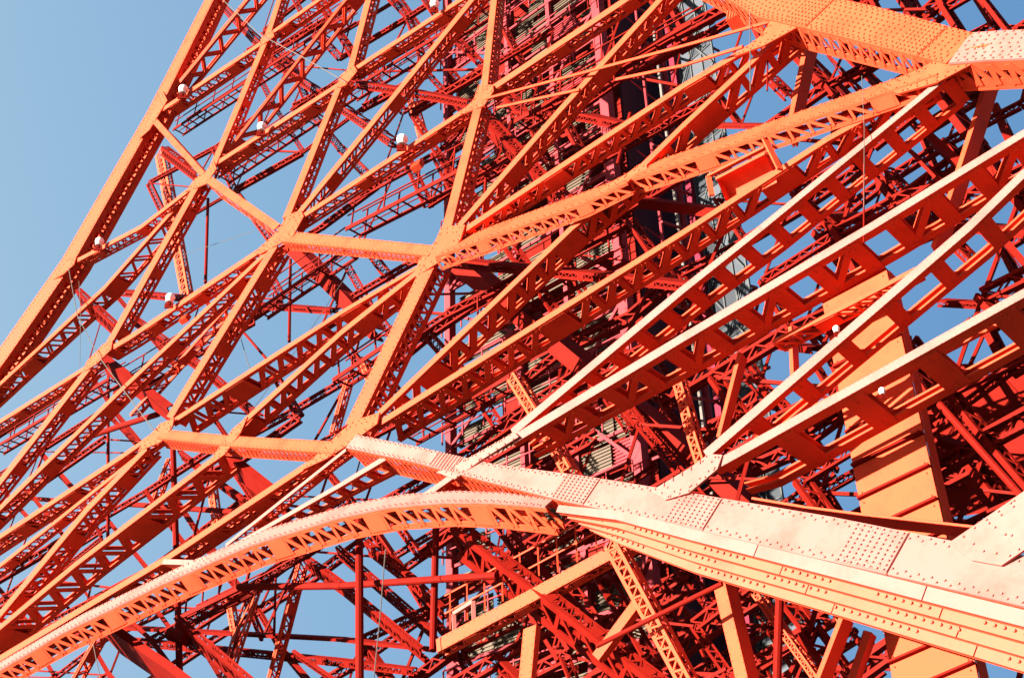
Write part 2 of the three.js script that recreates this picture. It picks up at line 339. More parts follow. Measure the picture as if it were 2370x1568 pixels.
// pale diagonals of the near leg, rectangular openings between batten plates
const PALEBR = { color: PALE, pat: 'ladder', pitch: 1.0, tie: 0, bar: 0.27, edge: 0.16, single: true, rivets: 0.2, inner: 'none' };
D([[2186, 180], [1764, 525], [1580, 670], [1185, 1000]], [11, 13, 15, 16], [78, 74, 66, 50], { ...PALEBR, pitch: 0.85, k: 0.989 });
D([[2440, 270], [2370, 308], [2015, 525], [1580, 781], [1185, 1018]], [15, 15, 16, 17, 18], [100, 98, 94, 86, 60], { ...PALEBR, pitch: 0.78, cross: true, k: 0.988 });
D([[2440, 342], [2370, 401], [2242, 525], [1633, 1051]], [16, 17, 18, 19], [88, 88, 84, 66], { ...PALEBR, pitch: 1.1, k: 0.987 });
D([[2440, 640], [2370, 678], [1704, 1049], [1650, 1078]], [18, 18, 19, 20], [126, 124, 116, 96], { ...PALEBR, pitch: 0.95, k: 0.986 });
// short pale braces above the arch
D([[912, 1046], [790, 1120], [470, 1302]], [11, 9, 7], [48, 36, 16], { ...PALEBR, k: 0.992 });
D([[800, 1040], [522, 1261]], 6, 20, { color: PALE, k: 0.996 });
D([[1072, 1083], [970, 1155]], 12, 40, { ...PALEBR, k: 0.988 });

// near leg chord at the top and the pale chord over the arch
G(LEG, [[1690, -50], [1790, 5], [1990, 50], [2225, 112]], [86, 86, 86, 84], [34, 44, 52, 50], { n: NMID, k: 0.985, pitch: 0.42, tie: 0, edge: 0.2, bar: 0.1, rivets: 0.19, rows: [-0.46, -0.4, -0.3, -0.18, -0.06, 0.06, 0.18, 0.3, 0.4, 0.46], seams: [1900, 2160], splices: [1900, 2160] });
G(LEG, [[2222, 110], [2300, 104], [2450, 98]], [66, 66, 66], [70, 72, 72], { n: NMID, k: 0.984, color: PALE, pat: 'posts', pitch: 0.6, tie: 0, edge: 0.3, bar: 0.18, rivets: 0.2, rows: [-0.45, -0.34, -0.2, -0.05, 0.1, 0.24, 0.36, 0.45], single: true });
G('arch_chord', [[812, 1020], [960, 1050], [1130, 1092], [1330, 1130], [1600, 1180], [1900, 1241], [2130, 1290], [2450, 1360]], [34, 36, 42, 66, 80, 101, 107, 118], [36, 40, 36, 20, 20, 20, 20, 20], { n: NMID, k: 0.985, color: PALE, pitch: 0.5, tie: 0, edge: 0.2, bar: 0.12, rivets: 0.24, big: 0.034, seams: [1060, 1370, 1650, 2080], splices: [1060, 1370, 1650, 2080], spliceLength: 1.05 });
// the arch itself
G('arch_girder', [[-30, 1556], [30, 1522], [170, 1440], [400, 1328], [600, 1241], [800, 1180], [920, 1157], [1040, 1148], [1150, 1150], [1270, 1163]], [14, 15, 16, 18, 21, 22, 24, 25, 24, 18], [44, 46, 50, 54, 58, 58, 58, 58, 60, 64], { n: NLIT, k: 0.982, color: PALE, pat: 'posts', pitch: 0.95, tie: 6, edge: 0.14, bar: 0.17, single: true, rivets: 0.22 });
// stepped cover plates under the near end of the arch
{
  const stepsPts = [[1290, 1176], [1430, 1192], [1600, 1236], [1900, 1311], [2180, 1382], [2450, 1450]];
  const off = [0, 1, 2, 3, 4];
  for (let s = 0; s < 4; s++) {
    const pts = stepsPts.slice(0).map(([x, y], i) => [x + s * (i === 0 ? 26 : 4), y + [14, 19, 25, 29, 33, 37][i] * s, 0.97 + 0.013 * s]);
    const w = [17, 21, 26, 31, 35, 39];
    girder(tower, 'cover_plate', pts, w, 10, { n: V(-0.62, 0.1, 0.78).normalize(), color: s === 0 ? PALE : PALE_ORANGE, webColor: ORANGE, pat: 'plate', inner: 'shut', deep: 0.16, rivets: 0.16, clusters: s ? 4 + s * 2 : 0, rows: s ? [0.0] : [], big: 0.034, seams: [1750 + 60 * s, 2140 + 40 * s] });
  }
}

// gusset plates where the members meet
for (const [o, opt] of [
  [[[376, 210], [386, 232], [368, 262], [345, 300], [322, 320], [345, 262]], {}],
  [[[494, 372], [500, 390], [478, 424], [440, 440], [428, 444], [452, 412], [478, 395]], {}],
  [[[630, 70], [634, 84], [612, 100], [598, 108], [606, 84]], {}],
  [[[696, 486], [702, 500], [676, 548], [600, 588], [588, 584], [640, 536], [664, 498]], {}],
  [[[818, 150], [826, 164], [800, 196], [778, 204], [788, 174]], {}],
  [[[1140, 196], [1142, 210], [1120, 244], [1074, 262], [1064, 262], [1096, 230], [1108, 196]], {}],
  [[[1076, 520], [1066, 552], [1040, 590], [962, 640], [968, 604], [1006, 560], [1022, 524]], { rivets: 0.3 }],
  [[[1496, 380], [1500, 402], [1460, 440], [1360, 490], [1380, 446], [1450, 402], [1480, 380]], { rivets: 0.3, k: 0.9975 }],
  [[[260, 786], [256, 808], [222, 842], [190, 862], [200, 836], [238, 796]], {}],
  [[[402, 966], [398, 986], [372, 1022], [318, 1044], [330, 1024], [370, 980]], { rivets: 0.3 }],
  [[[572, 964], [556, 1000], [520, 1050], [480, 1078], [498, 1046], [540, 990]], { rivets: 0.3, k: 0.9975 }],
  [[[878, 954], [872, 980], [812, 1024], [756, 1060], [700, 1086], [716, 1068], [786, 1000], [820, 972]], { rivets: 0.25, k: 0.9975 }],
  [[[176, 592], [170, 612], [146, 634], [120, 648], [136, 622], [158, 596]], {}],
  [[[1190, 1000], [1200, 1010], [1110, 1066], [1052, 1108], [1010, 1092], [1072, 1066]], { color: PALE, rivets: 0.25, k: 0.9835 }],
  [[[1672, 1052], [1660, 1085], [1594, 1140], [1540, 1156], [1506, 1136], [1600, 1080], [1640, 1050]], { color: PALE, rivets: 0.22, k: 0.9835 }],
  [[[2900, 770], [2900, 910], [2318, 1308], [2250, 1296], [2196, 1256], [2330, 1164]], { color: PALE, rivets: 0.22, k: 0.9838 }],
  [[[1870, 20], [1850, 60], [1770, 104], [1700, 130], [1764, 80], [1800, 20]], { rivets: 0.22, k: 0.984 }],
  [[[2290, 100], [2246, 150], [2170, 190], [2080, 216], [2040, 200], [2130, 158], [2200, 120]], { rivets: 0.22, k: 0.9835 }],
  [[[490, 1290], [450, 1310], [400, 1334], [380, 1328], [460, 1290]], { color: PALE, k: 0.981 }],
]) gusset(tower, o, opt);

// rail that follows the back of the pale chord
G('back_rail', [[1740, 1152], [1860, 1172], [2000, 1190], [2290, 1222]], 5, 24, { k: 1.03, n: NDIM, pat: 'plate', webColor: CRIMSON });  // darker web colour stands in for shade on the rail's side

// ------------------------------------------------------------------ the tower's inner members
const NDOWN = V(0.25, -0.75, 0.6).normalize();                    // soffit faces
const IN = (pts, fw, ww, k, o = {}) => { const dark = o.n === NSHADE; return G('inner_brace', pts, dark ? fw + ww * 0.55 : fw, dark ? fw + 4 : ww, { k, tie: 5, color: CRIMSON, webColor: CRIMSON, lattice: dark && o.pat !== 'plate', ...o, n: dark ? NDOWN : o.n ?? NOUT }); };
const NPALE = V(-0.72, 0.0, 0.69).normalize();
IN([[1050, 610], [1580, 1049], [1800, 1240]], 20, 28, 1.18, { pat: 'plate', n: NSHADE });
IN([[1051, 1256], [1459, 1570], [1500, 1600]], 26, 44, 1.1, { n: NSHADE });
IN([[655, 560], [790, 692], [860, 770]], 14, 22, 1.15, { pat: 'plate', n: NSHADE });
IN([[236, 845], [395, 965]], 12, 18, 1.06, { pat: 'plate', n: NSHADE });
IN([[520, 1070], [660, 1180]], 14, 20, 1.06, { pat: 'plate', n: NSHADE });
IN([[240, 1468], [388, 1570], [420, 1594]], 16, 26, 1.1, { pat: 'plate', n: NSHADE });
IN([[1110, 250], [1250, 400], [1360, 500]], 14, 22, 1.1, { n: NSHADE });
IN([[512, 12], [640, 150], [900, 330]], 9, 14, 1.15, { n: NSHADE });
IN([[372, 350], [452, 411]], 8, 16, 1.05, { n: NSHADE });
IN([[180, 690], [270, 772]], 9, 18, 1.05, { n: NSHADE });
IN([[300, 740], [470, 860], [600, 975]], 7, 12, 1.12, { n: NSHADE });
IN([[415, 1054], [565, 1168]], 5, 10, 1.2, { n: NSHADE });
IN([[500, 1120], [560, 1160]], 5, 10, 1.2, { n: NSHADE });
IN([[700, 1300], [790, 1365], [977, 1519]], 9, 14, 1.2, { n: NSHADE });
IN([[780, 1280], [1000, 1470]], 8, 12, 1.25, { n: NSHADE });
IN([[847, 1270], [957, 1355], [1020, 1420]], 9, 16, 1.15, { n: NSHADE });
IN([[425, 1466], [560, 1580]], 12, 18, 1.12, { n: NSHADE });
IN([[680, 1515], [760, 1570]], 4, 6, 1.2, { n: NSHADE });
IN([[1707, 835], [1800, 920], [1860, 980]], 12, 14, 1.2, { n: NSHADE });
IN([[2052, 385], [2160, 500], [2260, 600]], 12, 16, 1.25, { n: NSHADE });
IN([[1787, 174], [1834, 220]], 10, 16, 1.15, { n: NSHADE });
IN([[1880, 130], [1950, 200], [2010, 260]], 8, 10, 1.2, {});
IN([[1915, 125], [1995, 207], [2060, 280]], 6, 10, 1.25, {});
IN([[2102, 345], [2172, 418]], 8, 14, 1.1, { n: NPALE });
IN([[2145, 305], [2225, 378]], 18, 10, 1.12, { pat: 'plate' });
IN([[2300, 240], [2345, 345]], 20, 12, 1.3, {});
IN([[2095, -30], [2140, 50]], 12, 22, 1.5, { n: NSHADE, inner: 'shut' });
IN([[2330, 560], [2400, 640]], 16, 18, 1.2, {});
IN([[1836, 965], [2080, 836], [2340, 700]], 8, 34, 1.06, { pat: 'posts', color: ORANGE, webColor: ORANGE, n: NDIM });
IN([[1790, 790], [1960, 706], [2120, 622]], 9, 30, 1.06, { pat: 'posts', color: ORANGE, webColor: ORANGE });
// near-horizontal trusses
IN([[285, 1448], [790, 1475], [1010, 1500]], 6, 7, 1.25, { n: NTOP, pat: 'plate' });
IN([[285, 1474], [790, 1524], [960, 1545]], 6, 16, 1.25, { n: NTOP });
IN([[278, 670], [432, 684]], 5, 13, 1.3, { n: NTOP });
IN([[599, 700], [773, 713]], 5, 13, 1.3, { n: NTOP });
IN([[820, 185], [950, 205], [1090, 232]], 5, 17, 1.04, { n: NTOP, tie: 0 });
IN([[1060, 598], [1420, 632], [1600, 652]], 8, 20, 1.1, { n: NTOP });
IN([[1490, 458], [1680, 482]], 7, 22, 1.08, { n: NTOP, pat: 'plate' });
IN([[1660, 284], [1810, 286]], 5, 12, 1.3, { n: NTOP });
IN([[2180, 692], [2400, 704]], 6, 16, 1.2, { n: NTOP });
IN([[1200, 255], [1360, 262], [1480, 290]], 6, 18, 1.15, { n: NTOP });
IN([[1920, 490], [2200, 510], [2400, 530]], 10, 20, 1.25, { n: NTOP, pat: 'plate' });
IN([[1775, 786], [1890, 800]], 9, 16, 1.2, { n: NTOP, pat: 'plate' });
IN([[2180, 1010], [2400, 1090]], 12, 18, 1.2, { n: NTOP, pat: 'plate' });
// lattice posts
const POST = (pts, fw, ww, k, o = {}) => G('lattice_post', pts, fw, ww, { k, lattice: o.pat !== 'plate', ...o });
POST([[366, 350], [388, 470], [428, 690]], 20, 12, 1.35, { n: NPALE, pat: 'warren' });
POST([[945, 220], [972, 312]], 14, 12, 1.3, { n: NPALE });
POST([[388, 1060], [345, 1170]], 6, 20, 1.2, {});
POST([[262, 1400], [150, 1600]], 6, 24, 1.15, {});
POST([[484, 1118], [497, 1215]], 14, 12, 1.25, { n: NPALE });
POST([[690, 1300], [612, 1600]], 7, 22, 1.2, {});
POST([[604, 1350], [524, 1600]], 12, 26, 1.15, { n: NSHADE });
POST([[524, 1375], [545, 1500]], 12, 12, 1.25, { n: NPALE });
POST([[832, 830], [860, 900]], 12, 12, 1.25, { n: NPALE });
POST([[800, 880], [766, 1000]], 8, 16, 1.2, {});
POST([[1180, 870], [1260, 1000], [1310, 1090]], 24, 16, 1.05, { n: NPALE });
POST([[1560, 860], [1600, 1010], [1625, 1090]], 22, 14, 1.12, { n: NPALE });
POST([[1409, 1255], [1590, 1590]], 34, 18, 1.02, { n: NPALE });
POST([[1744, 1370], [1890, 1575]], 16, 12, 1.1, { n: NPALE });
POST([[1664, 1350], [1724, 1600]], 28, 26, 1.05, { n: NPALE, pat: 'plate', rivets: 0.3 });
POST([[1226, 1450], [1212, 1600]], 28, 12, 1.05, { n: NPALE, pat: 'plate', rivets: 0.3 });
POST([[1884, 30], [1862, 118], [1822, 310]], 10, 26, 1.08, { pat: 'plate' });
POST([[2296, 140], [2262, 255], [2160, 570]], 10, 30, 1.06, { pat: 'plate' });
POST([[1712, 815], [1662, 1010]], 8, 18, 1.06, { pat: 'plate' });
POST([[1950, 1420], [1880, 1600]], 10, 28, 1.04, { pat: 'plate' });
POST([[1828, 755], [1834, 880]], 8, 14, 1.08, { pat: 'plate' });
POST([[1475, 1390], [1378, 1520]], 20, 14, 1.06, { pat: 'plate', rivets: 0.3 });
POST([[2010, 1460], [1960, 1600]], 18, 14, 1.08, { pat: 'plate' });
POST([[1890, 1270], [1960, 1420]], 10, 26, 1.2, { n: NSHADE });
// round tubes
const tube = (pts, r, k, o = {}) => {
  const m = new MB(); for (let i = 0; i < pts.length - 1; i++) { const a = front(...pts[i], k), b = front(...pts[i + 1], k); m.tube(a, b, r / FPX * px(a)[2]); }
  return m.build('brace_tube', o.color ?? CRIMSON, tower);
};
tube([[291, 1166], [540, 1184]], 6, 1.2); tube([[40, 1150], [130, 1158]], 5, 1.2);
tube([[552, 1358], [790, 1355], [1150, 1331]], 8, 1.08); tube([[197, 1013], [280, 985], [365, 958]], 7, 1.1);
tube([[400, 1040], [407, 1265]], 7, 1.12); tube([[411, 1395], [416, 1600]], 8, 1.12); tube([[831, 1190], [832, 1600]], 9, 1.05);
tube([[1010, 1170], [1002, 1505]], 8, 1.1); tube([[638, 1330], [634, 1470]], 3, 1.2); tube([[481, 460], [475, 654]], 3.5, 1.25);
tube([[672, 600], [669, 790]], 3.5, 1.25); tube([[250, 860], [249, 1250]], 3.5, 1.15); tube([[1805, 1385], [1798, 1600]], 10, 1.03);
tube([[2176, 935], [2350, 1130], [2400, 1186]], 9, 1.05); tube([[1382, 1494], [1580, 1395], [1672, 1350]], 6, 1.0); tube([[395, 1466], [432, 1478]], 16, 1.12);
tube([[549, 752], [625, 840]], 3, 1.3); tube([[1125, 400], [1118, 560]], 4, 1.1); tube([[1430, 380], [1460, 260]], 5, 1.12);
tube([[1780, -20], [1776, 210]], 2, 1.02); tube([[2000, 380], [2000, 560]], 2, 0.99);

// ------------------------------------------------------------------ the lift core behind the braces
{
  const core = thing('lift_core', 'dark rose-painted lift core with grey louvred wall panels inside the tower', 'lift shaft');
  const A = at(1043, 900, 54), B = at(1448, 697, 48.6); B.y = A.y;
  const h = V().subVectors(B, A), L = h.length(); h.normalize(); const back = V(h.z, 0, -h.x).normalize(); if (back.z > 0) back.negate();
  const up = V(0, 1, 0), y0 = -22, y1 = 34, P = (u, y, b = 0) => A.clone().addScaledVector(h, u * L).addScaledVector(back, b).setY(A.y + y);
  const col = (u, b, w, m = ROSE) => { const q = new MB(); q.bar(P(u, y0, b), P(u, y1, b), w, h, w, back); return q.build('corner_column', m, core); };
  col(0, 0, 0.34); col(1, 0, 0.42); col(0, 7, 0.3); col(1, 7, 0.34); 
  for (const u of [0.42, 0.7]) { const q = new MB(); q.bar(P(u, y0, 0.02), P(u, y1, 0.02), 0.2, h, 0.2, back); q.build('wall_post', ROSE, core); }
  { const q = new MB(); q.bar(P(0.5, y0, 3.2), P(0.5, y1, 3.2), L, h, 0.12, back); q.build('dark_backing', CRIMSON, core); const r = new MB(); r.bar(P(1.02, y0, 3.4), P(1.02, y1, 3.4), 0.12, h, 5.2, back); r.build('side_wall', mat(0.04, 0.006, 0.011), core); }  // dark sheets put behind the panels to darken the core's inside
  const row = 1.28, us = [0.012, 0.21, 0.40, 0.44, 0.56, 0.685, 0.715, 0.86, 0.985];
  let r = 0;
  for (let y = y0; y < y1; y += row, r++) {
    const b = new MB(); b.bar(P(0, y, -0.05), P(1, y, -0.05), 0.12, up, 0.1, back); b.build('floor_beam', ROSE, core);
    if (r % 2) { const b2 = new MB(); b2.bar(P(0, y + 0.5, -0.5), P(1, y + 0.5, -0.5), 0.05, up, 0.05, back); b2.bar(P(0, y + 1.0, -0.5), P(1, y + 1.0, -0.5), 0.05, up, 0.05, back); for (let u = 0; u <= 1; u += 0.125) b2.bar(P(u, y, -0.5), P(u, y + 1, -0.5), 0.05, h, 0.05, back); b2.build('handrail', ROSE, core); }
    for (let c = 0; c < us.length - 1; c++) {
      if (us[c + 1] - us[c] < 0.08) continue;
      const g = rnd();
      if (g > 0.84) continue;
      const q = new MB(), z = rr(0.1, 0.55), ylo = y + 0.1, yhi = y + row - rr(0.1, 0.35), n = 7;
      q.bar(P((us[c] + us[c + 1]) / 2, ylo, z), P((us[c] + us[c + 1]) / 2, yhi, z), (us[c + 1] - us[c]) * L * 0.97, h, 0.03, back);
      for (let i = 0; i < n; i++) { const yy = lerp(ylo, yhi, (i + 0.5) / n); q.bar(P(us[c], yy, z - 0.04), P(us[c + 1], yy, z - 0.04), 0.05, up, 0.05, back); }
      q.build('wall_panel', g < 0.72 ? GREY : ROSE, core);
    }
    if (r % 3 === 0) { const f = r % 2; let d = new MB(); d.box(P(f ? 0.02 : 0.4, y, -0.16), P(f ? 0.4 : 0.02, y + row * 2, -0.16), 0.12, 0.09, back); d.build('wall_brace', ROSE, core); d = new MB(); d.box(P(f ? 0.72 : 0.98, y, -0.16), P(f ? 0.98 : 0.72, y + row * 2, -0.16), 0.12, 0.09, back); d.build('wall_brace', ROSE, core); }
  }
  // pipes and landings on the shaded side
  for (let i = 0; i < 12; i++) { const b = rr(0.4, 6.6), q = new MB(), u = 1.06 + rr(0, 0.12); q.tube(P(u, y0, b), P(u, y1, b), rr(0.05, 0.12), 8); q.build('riser_pipe', i % 4 === 1 ? STEEL : ROSE, core); }
  for (let y = y0, i = 0; y < y1; y += 1.9, i++) { const q = new MB(); q.bar(P(1.13, y, 3.4), P(1.13, y + 0.01, 3.4), 0.1, up, 6.8, back); q.bar(P(1.02, y, 0.2 + 6.4 * (i % 2)), P(1.2, y, 0.2 + 6.4 * (i % 2)), 0.1, up, 0.1, back); q.box(P(1.2, y, 0.2), P(1.2, y + 1.9, 6.6), 0.09, 0.09); q.build('landing_frame', ROSE, core); }
}
// glazed lift enclosure beyond the core
{
  const lift = thing('glazed_lift_tower', 'tall grey glazed lift enclosure with thin crossed mullions behind the core', 'lift tower');
  const A = at(1676, 900, 47), B = at(1768, 862, 45.5); B.y = A.y; const h = V().subVectors(B, A), L = h.length(); h.normalize();
  const back = V(h.z, 0, -h.x); if (back.z > 0) back.negate(); const up = V(0, 1, 0);
  const P = (u, y, b = 0) => A.clone().addScaledVector(h, u * L).addScaledVector(back, b).setY(A.y + y);
  const glass = [0.028, 0.042, 0.02, 0.052].map((v) => mat(v, v * 1.15, v * 1.4, { roughness: 0.2, specularIntensity: 0.9, map: null, roughnessMap: null }));
  const y0 = -20, y1 = 30, row = 1.15, bars = new MB(), cross = new MB();
  for (let y = y0, r = 0; y < y1; y += row, r++) for (let c = 0; c < 3; c++) {
    const q = new MB(), u0 = c / 3, u1 = (c + 1) / 3, z = rr(0, 0.012);
    q.bar(P((u0 + u1) / 2, y + 0.03, z), P((u0 + u1) / 2, y + row - 0.03, z), (u1 - u0) * L - 0.04, h, 0.02, back); q.build('pane', glass[Math.floor(rnd() * 4)], lift);
  }
  for (let y = y0; y < y1; y += row) bars.bar(P(0, y, -0.02), P(1, y, -0.02), 0.05, up, 0.06, back);
  for (let c = 0; c <= 3; c++) bars.bar(P(c / 3, y0, -0.03), P(c / 3, y1, -0.03), 0.06, h, 0.08, back);
  for (let y = y0; y < y1; y += row * 3) { cross.box(P(0, y, -0.1), P(1, y + row * 3, -0.1), 0.05, 0.05, back); cross.box(P(1, y, -0.16), P(0, y + row * 3, -0.16), 0.05, 0.05, back); }
  const FR = mat(0.05, 0.055, 0.06); bars.build('mullion', FR, lift); cross.build('cross_rod', FR, lift);
  const c = new MB(); c.bar(P(-0.1, y0, -0.1), P(-0.1, y1, -0.1), 0.3, h, 0.3, back); c.build('corner_column', mat(0.12, 0.006, 0.02), lift);
}
// panel-clad duct
{
  const duct = thing('panel_clad_duct', 'tall duct clad in flat peach panels with red seams', 'duct');
  const k = 1.1, Lf = (y) => front(1968 + (y - 1044) * 0.186, y, k), Rt = (y) => front(2129 + (y - 1044) * 0.225, y - 78, k);
  const nn = V().crossVectors(V().subVectors(Rt(1100), Lf(1100)), V().subVectors(Lf(1200), Lf(1100))).normalize(); if (nn.z < 0) nn.negate();
  let i = 0;
  for (let y = 700; y < 1720; y += 76, i++) {
    const put = (a, b, z0, z1, m, name) => { const q = new MB(), c = [Lf(a), Rt(a), Rt(b), Lf(b)]; q.hex(c.map((p) => p.clone().addScaledVector(nn, z0)), c.map((p) => p.clone().addScaledVector(nn, z1))); q.build(name, m, duct); };
    put(y + 3, y + 73, -0.06, 0, ORANGE, 'panel'); put(y - 3, y + 2, -0.25, 0.09, CRIMSON, 'seam_angle');  // seams coloured dark red to stand in for their shaded undersides
    for (const [a, b, f] of [[Lf, -0.02, 1], [Rt, 0.02, -1]]) { const q = new MB(); for (const t of [12, 64]) q.stud(a(y + t).lerp(f > 0 ? Rt(y + t) : Lf(y + t), 0.06), nn, V(1, 0, 0), V(0, 1, 0), 0.02, 0.02); q.build('bolt', ORANGE, duct, 'stuff'); }
  }
  const s = new MB(); for (const E of [Lf, Rt]) s.hex([E(700), E(700).addScaledVector(nn, -0.28), E(700).addScaledVector(nn, -0.28).add(V(0.04, 0, 0)), E(700).add(V(0.04, 0, 0))].map((p) => p.addScaledVector(nn, -0.07)), [E(1720), E(1720).addScaledVector(nn, -0.28), E(1720).addScaledVector(nn, -0.28).add(V(0.04, 0, 0)), E(1720).add(V(0.04, 0, 0))].map((p) => p.addScaledVector(nn, -0.07)));
  s.build('side_plate', ORANGE, duct);
}
// orange trough hung below the long strut
{
  const t = thing('service_trough', 'bright orange half-round trough with hangers under the long strut', 'trough');
  const a = front(1672, 446, 1.0), b = front(1786, 388, 1.0), d = V().subVectors(b, a), L = d.length(); d.normalize();
  const s = V().crossVectors(d, V(0, 1, 0)).normalize(), u = V().crossVectors(s, d), r = 0.33, m = new MB(), vc = V().subVectors(camera.position, a), th0 = Math.atan2(vc.dot(u), vc.dot(s)) + Math.PI / 2 + 0.15, c = (o, th, k = 1) => o.clone().addScaledVector(s, r * k * Math.cos(th)).addScaledVector(u, r * k * Math.sin(th));
  for (let i = 0; i < 12; i++) { const t0 = th0 + Math.PI * (i / 12), t1 = th0 + Math.PI * ((i + 1) / 12); m.hex([c(a, t0), c(a, t1), c(a, t1, 0.95), c(a, t0, 0.95)], [c(b, t0), c(b, t1), c(b, t1, 0.95), c(b, t0, 0.95)]); }
  for (const e of [a, b]) for (let i = 0; i < 12; i++) { const t0 = th0 + Math.PI * (i / 12), t1 = th0 + Math.PI * ((i + 1) / 12); m.quad(e, c(e, t0), c(e, t1), c(e, t1)); }
  m.build('trough_shell', ORANGE, t);
  for (const e of [-1, 1]) { const q = new MB(); q.box(c(a, th0 + (e > 0 ? Math.PI : 0), 1.03), c(b, th0 + (e > 0 ? Math.PI : 0), 1.03), 0.07, 0.07); q.build('rim_bar', ORANGE, t); }
  for (let i = 0; i < 6; i++) { const q = new MB(), p = a.clone().addScaledVector(d, L * (i + 0.5) / 6); q.box(c(p, th0 + Math.PI, 1.08), c(p, th0 + Math.PI * 0.62, 1.5), 0.03, 0.03); q.build('hanger', ORANGE, t); }
  const q = new MB(); q.box(front(1640, 408, 0.99), front(1770, 342, 0.99), 0.1, 0.06); q.box(front(1640, 408, 0.99), front(1648, 452, 0.99), 0.12, 0.05); q.box(front(1770, 320, 0.99), front(1806, 392, 0.99), 0.14, 0.05); q.build('hanging_frame', ORANGE, t);
}
// ------------------------------------------------------------------ catwalks with handrails
function catwalk(label, a, b, k, o = {}) {
  const { w = 0.6, lit = CRIMSON } = o, c = thing('catwalk', label, 'catwalk', 'catwalks between the braces');
  const A = front(...a, k), B = front(...b, k), d = V().subVectors(B, A), L = d.length(); d.normalize();
  const s = V().crossVectors(d, V(0, 1, 0)).normalize(); if (s.dot(NOUT) > 0) s.negate(); const u = V().crossVectors(s, d).normalize(); if (u.y < 0) u.negate();
  const p = (q, x, y) => A.clone().addScaledVector(d, q).addScaledVector(s, x).addScaledVector(u, y);
  for (const x of [0, w]) { const m = new MB(); m.bar(p(0, x, 0), p(L, x, 0), 0.05, s, 0.16, u); m.build('side_channel', lit, c); }
  const g = new MB(); for (let q = 0.1; q < L; q += 0.7) g.bar(p(q, 0, 0), p(q, w, 0), 0.05, d, 0.05, u); g.bar(p(0, w * 0.5, 0.05), p(L, w * 0.5, 0.05), 0.03, s, 0.03, u); g.build('deck_grating', lit, c, 'stuff');
  for (const x of [0, w]) {
    const m = new MB(); for (const y of [0.55, 1.05]) m.bar(p(0, x, y), p(L, x, y), 0.04, s, 0.04, u); m.build('handrail', lit, c);
    for (let q = 0.3; q < L; q += 1.7) { const z = new MB(); z.bar(p(q, x, 0), p(q, x, 1.07), 0.045, d, 0.045, s); z.build('rail_post', lit, c); }
  }
}
for (const [l, a, b, k, o] of [
  ['railed catwalk climbing from the highest outer floodlight under the top brace', [400, 300], [800, 36], 1.1],
  ['railed catwalk below the outer kinked ring strut, crossing sky', [505, 410], [800, 210], 1.12],
  ['railed catwalk under the brace that meets the upper middle joint', [800, 215], [1130, 10], 1.08],
  ['railed catwalk beneath the round lamp and ribbed box', [800, 530], [1100, 375], 1.06],
  ['railed catwalk nearest the frame edge beside the flaring leg', [-20, 1040], [252, 876], 1.08],
  ['railed catwalk passing below the lowest outer lamp', [262, 908], [560, 735], 1.1],
  ['railed catwalk between the kinked strut and central joint', [590, 722], [800, 578], 1.12],
  ['railed catwalk under the paired braces near the core edge', [770, 880], [910, 786], 1.1],
  ['railed catwalk crossing the louvred core panels high up', [1190, 282], [1600, 52], 1.1],
  ['railed catwalk below the arch before open sky', [415, 1428], [570, 1352], 1.12],
  ['short railed catwalk behind the pale chord above the arch', [930, 1010], [1180, 870], 1.14],
  ['railed catwalk crossing the core below the central joint', [1090, 760], [1420, 585], 1.16],
]) catwalk(l, a, b, k, o);
// the wide lit gangway under the arch
{
  const w = thing('gangway', 'wide peach plated gangway with tall handrails crossing under the arch', 'gangway');
  const g = girder(w, 'side_girder', [[1010, 1494], [1240, 1372], [1410, 1280], [1480, 1240]], 28, 20, { k: 1.08, rivets: 0.35, tie: 4 });
  for (const y of [0.45, 0.9]) { const m = new MB(), A = front(1030, 1462, 1.1), B = front(1460, 1235, 1.1); m.box(A.clone().add(V(0, y, 0)), B.clone().add(V(0, y, 0)), 0.035, 0.035); m.build('handrail', ORANGE, w); }
  for (let i = 0; i < 10; i++) { const A = front(1030, 1462, 1.1).lerp(front(1460, 1235, 1.1), (i + 0.3) / 10), m = new MB(); m.box(A, A.clone().add(V(0, 0.95, 0)), 0.035, 0.035); m.build('rail_post', ORANGE, w); }
  const f = new MB(), c = [[1050, 1420], [1095, 1392], [1097, 1440], [1052, 1468]].map(([x, y]) => front(x, y, 1.09)); for (let i = 0; i < 4; i++) f.box(c[i], c[(i + 1) % 4], 0.09, 0.09); f.build('gate_frame', PALE, w);
}
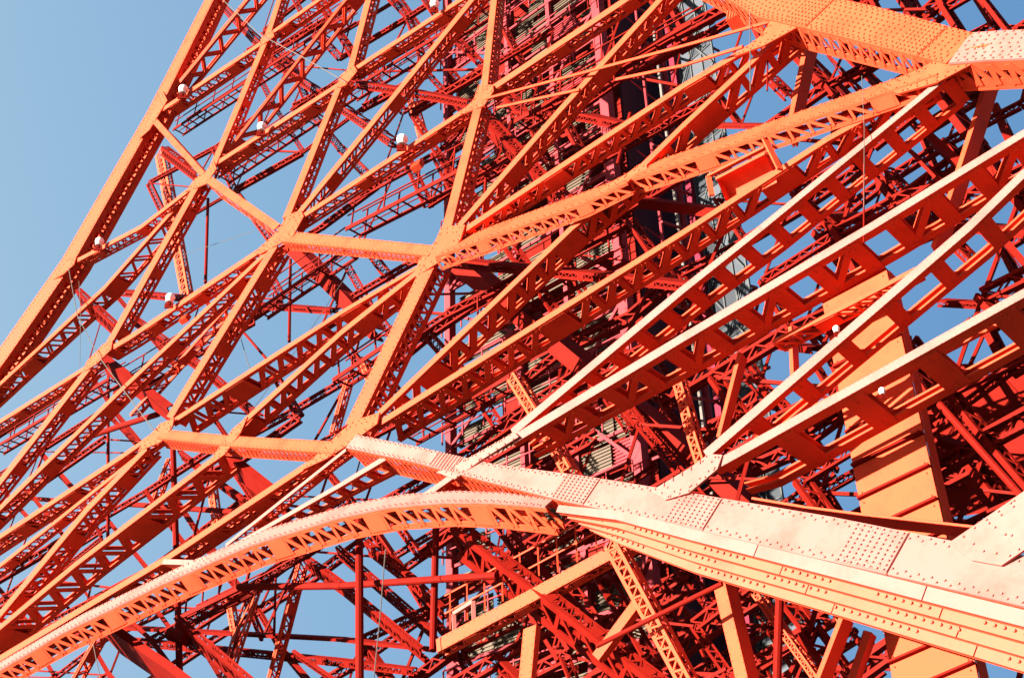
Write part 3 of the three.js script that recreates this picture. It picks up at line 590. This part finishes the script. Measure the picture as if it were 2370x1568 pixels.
// ------------------------------------------------------------------ floodlights
for (const [x, y, r, label] of [
  [1006, 8, 11, 'white round floodlight on the top brace near the frame edge'],
  [424, 206, 11, 'white round floodlight by the topmost joint of the outer leg chord'],
  [606, 292, 11, 'white round floodlight on the brace above the kinked ring strut'],
  [931, 322, 13, 'largest white round floodlight, on the brace before the core'],
  [230, 558, 10, 'white round floodlight near the second joint of the outer chord'],
  [394, 688, 11, 'white round floodlight on the long brace below the pale lattice post'],
  [1936, 760, 8, 'small white floodlight in front of the top of the panelled duct'],
  [2042, 903, 8, 'small white floodlight framed by a brace opening on the duct'],
]) {
  const f = thing('floodlight', label, 'floodlight', 'white floodlights on the tower'), c = front(x, y, 0.985), R0 = r / FPX * px(c)[2];
  f.position.copy(c);
  const g = new THREE.SphereGeometry(R0, 24, 16); g.scale(1, 0.96, 1); const m = new THREE.Mesh(g, WHITE); m.name = 'globe'; m.castShadow = m.receiveShadow = true; f.add(m);
  const rim = new THREE.Mesh(new THREE.CylinderGeometry(R0 * 0.72, R0 * 0.8, R0 * 0.5, 16), WHITE); rim.name = 'collar'; rim.position.set(-R0 * 0.1, -R0 * 0.95, 0); f.add(rim);
  const b = new MB(); b.box(V(-R0 * 0.1, -R0 * 1.1, 0), V(-R0 * 0.2, -R0 * 2.1, 0), R0 * 0.5, R0 * 0.5); b.box(V(-R0, -R0 * 2.1, 0), V(R0 * 0.8, -R0 * 2.05, 0), R0 * 0.3, R0 * 1.2); b.build('bracket', CRIMSON, f);
}
// ribbed boxes hung on the braces
for (const [x, y, w, label] of [[966, 384, 24, 'ribbed peach equipment box beside the largest floodlight'], [1720, 35, 60, 'large ribbed peach box in the shade of the top joint'], [428, 738, 20, 'small ribbed peach box on the long brace beside a lamp']]) {
  const t = thing('equipment_box', label, 'equipment box'), c = front(x, y, 1.03), s = w / FPX * px(c)[2], e = V(0.83, 0.1, 0.55).normalize(), u = V(0.2, 0.9, -0.35).normalize(), n = V().crossVectors(e, u).normalize(); if (n.x > 0) n.negate();
  const m = new MB(); m.bar(c.clone().addScaledVector(e, -s * 0.55), c.clone().addScaledVector(e, s * 0.55), s * 0.9, u, s * 0.6, n); m.build('housing', ORANGE, t);
  for (let i = 0; i < 9; i++) { const q = new MB(), o = c.clone().addScaledVector(e, s * (-0.5 + i / 8)).addScaledVector(n, s * 0.31); q.bar(o.clone().addScaledVector(u, -s * 0.42), o.clone().addScaledVector(u, s * 0.42), s * 0.05, e, s * 0.06, n); q.build('rib', ORANGE, t); }
}
// tie rods and cables
const rod = (pts, r, k, o = {}) => { const m = new MB(); for (let i = 0; i < pts.length - 1; i++) m.tube(front(...pts[i], k), front(...pts[i + 1], k), r, 6); return m.build('tie_rod', o.color ?? ORANGE, tower); };
rod([[1125, 228], [1580, 107], [1790, 48]], 0.045, 0.99); rod([[1151, 249], [1342, 207]], 0.045, 1.0); rod([[1426, 184], [1580, 152], [1720, 108]], 0.045, 0.99);
const CABLE = mat(0.07, 0.06, 0.055);
const cable = (label, pts, k = 0.99, r = 0.018, q = r * 0.7) => { const m = new MB(); for (let i = 0; i < pts.length - 1; i++) m.tube(front(...pts[i], k), front(...pts[i + 1], k), q, 5); const c = m.build('cable', CABLE, null); c.userData = { label, category: 'cable', group: 'thin cables on the tower' }; };
cable('thin cable clipped along the top of the outer leg bays', [[505, -10], [602, 80], [700, 132], [800, 190]], 0.99, 0.03);
cable('thin cable running from the second outer joint down to the low ring joint', [[158, 620], [178, 729], [226, 822], [280, 895], [355, 994]], 0.99, 0.028);
cable('short thin cable dropping beside the flaring outer chord', [[182, 650], [186, 730], [184, 850]], 0.99, 0.016);
cable('fine dark cable crossing the sky hole below the kinked strut', [[415, 592], [585, 535]], 1.1, 0.014);
cable('fine dark cable slanting through the sky hole beside the central joint', [[560, 980], [700, 790], [800, 640]], 1.05, 0.014);
cable('thin cable slanting across the sky hole above two paired braces', [[548, 752], [582, 870]], 1.05, 0.02);
cable('loose cable hanging below the arch in open sky', [[892, 1270], [880, 1420], [862, 1600]], 1.0, 0.02);
cable('thin cable hanging from the arch near its far end', [[215, 1490], [225, 1540], [238, 1600]], 1.0, 0.02);
cable('vertical cable beside the tall post near the top joint', [[1736, -10], [1737, 210]], 0.985, 0.02);
cable('vertical cable crossing the long strut beside its last joint', [[1995, 175], [2001, 300], [2000, 480]], 0.98, 0.011);

// ------------------------------------------------------------------ lesser bracing deep inside the tower
{
  const holes = [[720, 640, 60], [560, 560, 65], [560, 830, 70], [440, 930, 50], [700, 900, 45], [300, 1110, 45], [90, 1000, 40], [600, 1100, 55], [540, 1250, 50], [760, 1440, 70], [330, 1520, 50], [560, 1530, 50], [720, 1310, 35], [430, 560, 50], [750, 420, 35], [740, 190, 30], [910, 530, 60], [890, 290, 40], [330, 640, 40], [1810, 230, 45], [2050, 560, 50], [2110, 600, 40], [1850, 830, 55], [2230, 660, 55], [2330, 300, 50], [150, 800, 70], [120, 1240, 25], [1990, 1440, 30], [650, 470, 30], [2340, 1290, 30], [2310, 1510, 30]];
  const clear = (x, y) => holes.every(([a, b, r]) => (x - a) ** 2 + (y - b) ** 2 > r * r * 0.5);
  const edge = (y) => (y < 254 ? 483 - 0.504 * y : y < 601 ? 355 - 0.571 * (y - 254) : 157 - 0.697 * (y - 601)) + 70;
  const seg = (a, b) => { for (let t = 0; t <= 1.001; t += 0.1) { const X = lerp(a[0], b[0], t), Y = lerp(a[1], b[1], t); if (!clear(X, Y) || X < edge(Y)) return false; } return true; };
  const deepMB = new MB();
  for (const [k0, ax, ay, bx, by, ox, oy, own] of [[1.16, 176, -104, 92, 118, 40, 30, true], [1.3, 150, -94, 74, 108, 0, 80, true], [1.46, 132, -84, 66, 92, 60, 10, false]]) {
    const joint = new Map(), J = (i, j) => { const key = i + ',' + j; if (!joint.has(key)) joint.set(key, { x: ox + 1000 + ax * i + bx * j + rr(-16, 16), y: oy + 700 + ay * i + by * j + rr(-14, 14), n: 0 }); return joint.get(key); };
    let members = [];
    for (let i = -18; i <= 18; i++) for (let j = -20; j <= 20; j++) {
      const a = J(i, j); if (a.x < -260 || a.x > 2900 || a.y < -300 || a.y > 1850) continue;
      for (const [b, f, chance] of [[J(i + 1, j), 0, 0.82], [J(i, j + 1), 1, 0.66], [J(i + 1, j + 1), 2, 0.2], [J(i + 1, j - 1), 3, 0.3]]) {
        const mid = (a.x + b.x) / 2, core = mid > 1050 && mid < 1780 && a.y < 1100;
        if (rnd() > chance * (core ? 0.55 : 1) || !seg([a.x, a.y], [b.x, b.y])) continue;
        members.push([a, b, f]); a.n++; b.n++;
      }
    }
    for (let pass = 0; pass < 4; pass++) members = members.filter(([a, b]) => {          // nothing may end in mid-air
      const loose = [a, b].some((p) => p.n < 2 && p.x > 0 && p.x < W2 && p.y > 0 && p.y < H2);
      if (loose) { a.n--; b.n--; } return !loose;
    });
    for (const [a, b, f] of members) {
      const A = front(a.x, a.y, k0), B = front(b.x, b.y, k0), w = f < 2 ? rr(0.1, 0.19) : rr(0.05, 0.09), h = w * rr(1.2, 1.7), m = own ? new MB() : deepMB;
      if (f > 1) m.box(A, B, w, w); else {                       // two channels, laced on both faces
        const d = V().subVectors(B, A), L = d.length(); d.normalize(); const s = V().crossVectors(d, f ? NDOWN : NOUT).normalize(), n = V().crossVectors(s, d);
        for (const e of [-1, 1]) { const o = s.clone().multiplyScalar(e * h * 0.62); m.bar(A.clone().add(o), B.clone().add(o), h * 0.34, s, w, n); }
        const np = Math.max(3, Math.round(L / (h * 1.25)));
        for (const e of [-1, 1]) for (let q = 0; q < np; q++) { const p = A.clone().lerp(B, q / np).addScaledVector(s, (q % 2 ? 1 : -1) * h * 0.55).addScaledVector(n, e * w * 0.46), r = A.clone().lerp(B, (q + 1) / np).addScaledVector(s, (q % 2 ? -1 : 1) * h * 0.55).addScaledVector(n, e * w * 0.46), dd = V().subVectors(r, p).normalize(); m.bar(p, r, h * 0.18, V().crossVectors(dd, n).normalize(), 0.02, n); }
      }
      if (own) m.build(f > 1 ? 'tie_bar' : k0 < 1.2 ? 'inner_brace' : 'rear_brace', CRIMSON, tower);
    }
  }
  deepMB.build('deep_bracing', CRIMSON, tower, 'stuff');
  // dark plate added for the shadow inside the tower near the near leg
  const shadePlate = (q, k) => { const m = new MB(), c = q.map(([x, y]) => front(x, y, k)); m.hex(c, c.map((p) => p.clone().add(V(0.1, 0.12, -0.1)))); m.build('shade_plate', CRIMSON, tower); };
  shadePlate([[2130, 930], [2900, 660], [2900, 1100], [2180, 1200]], 1.45);
}
console.log('lacing bars', singleBars);
renderer.render(scene, camera);
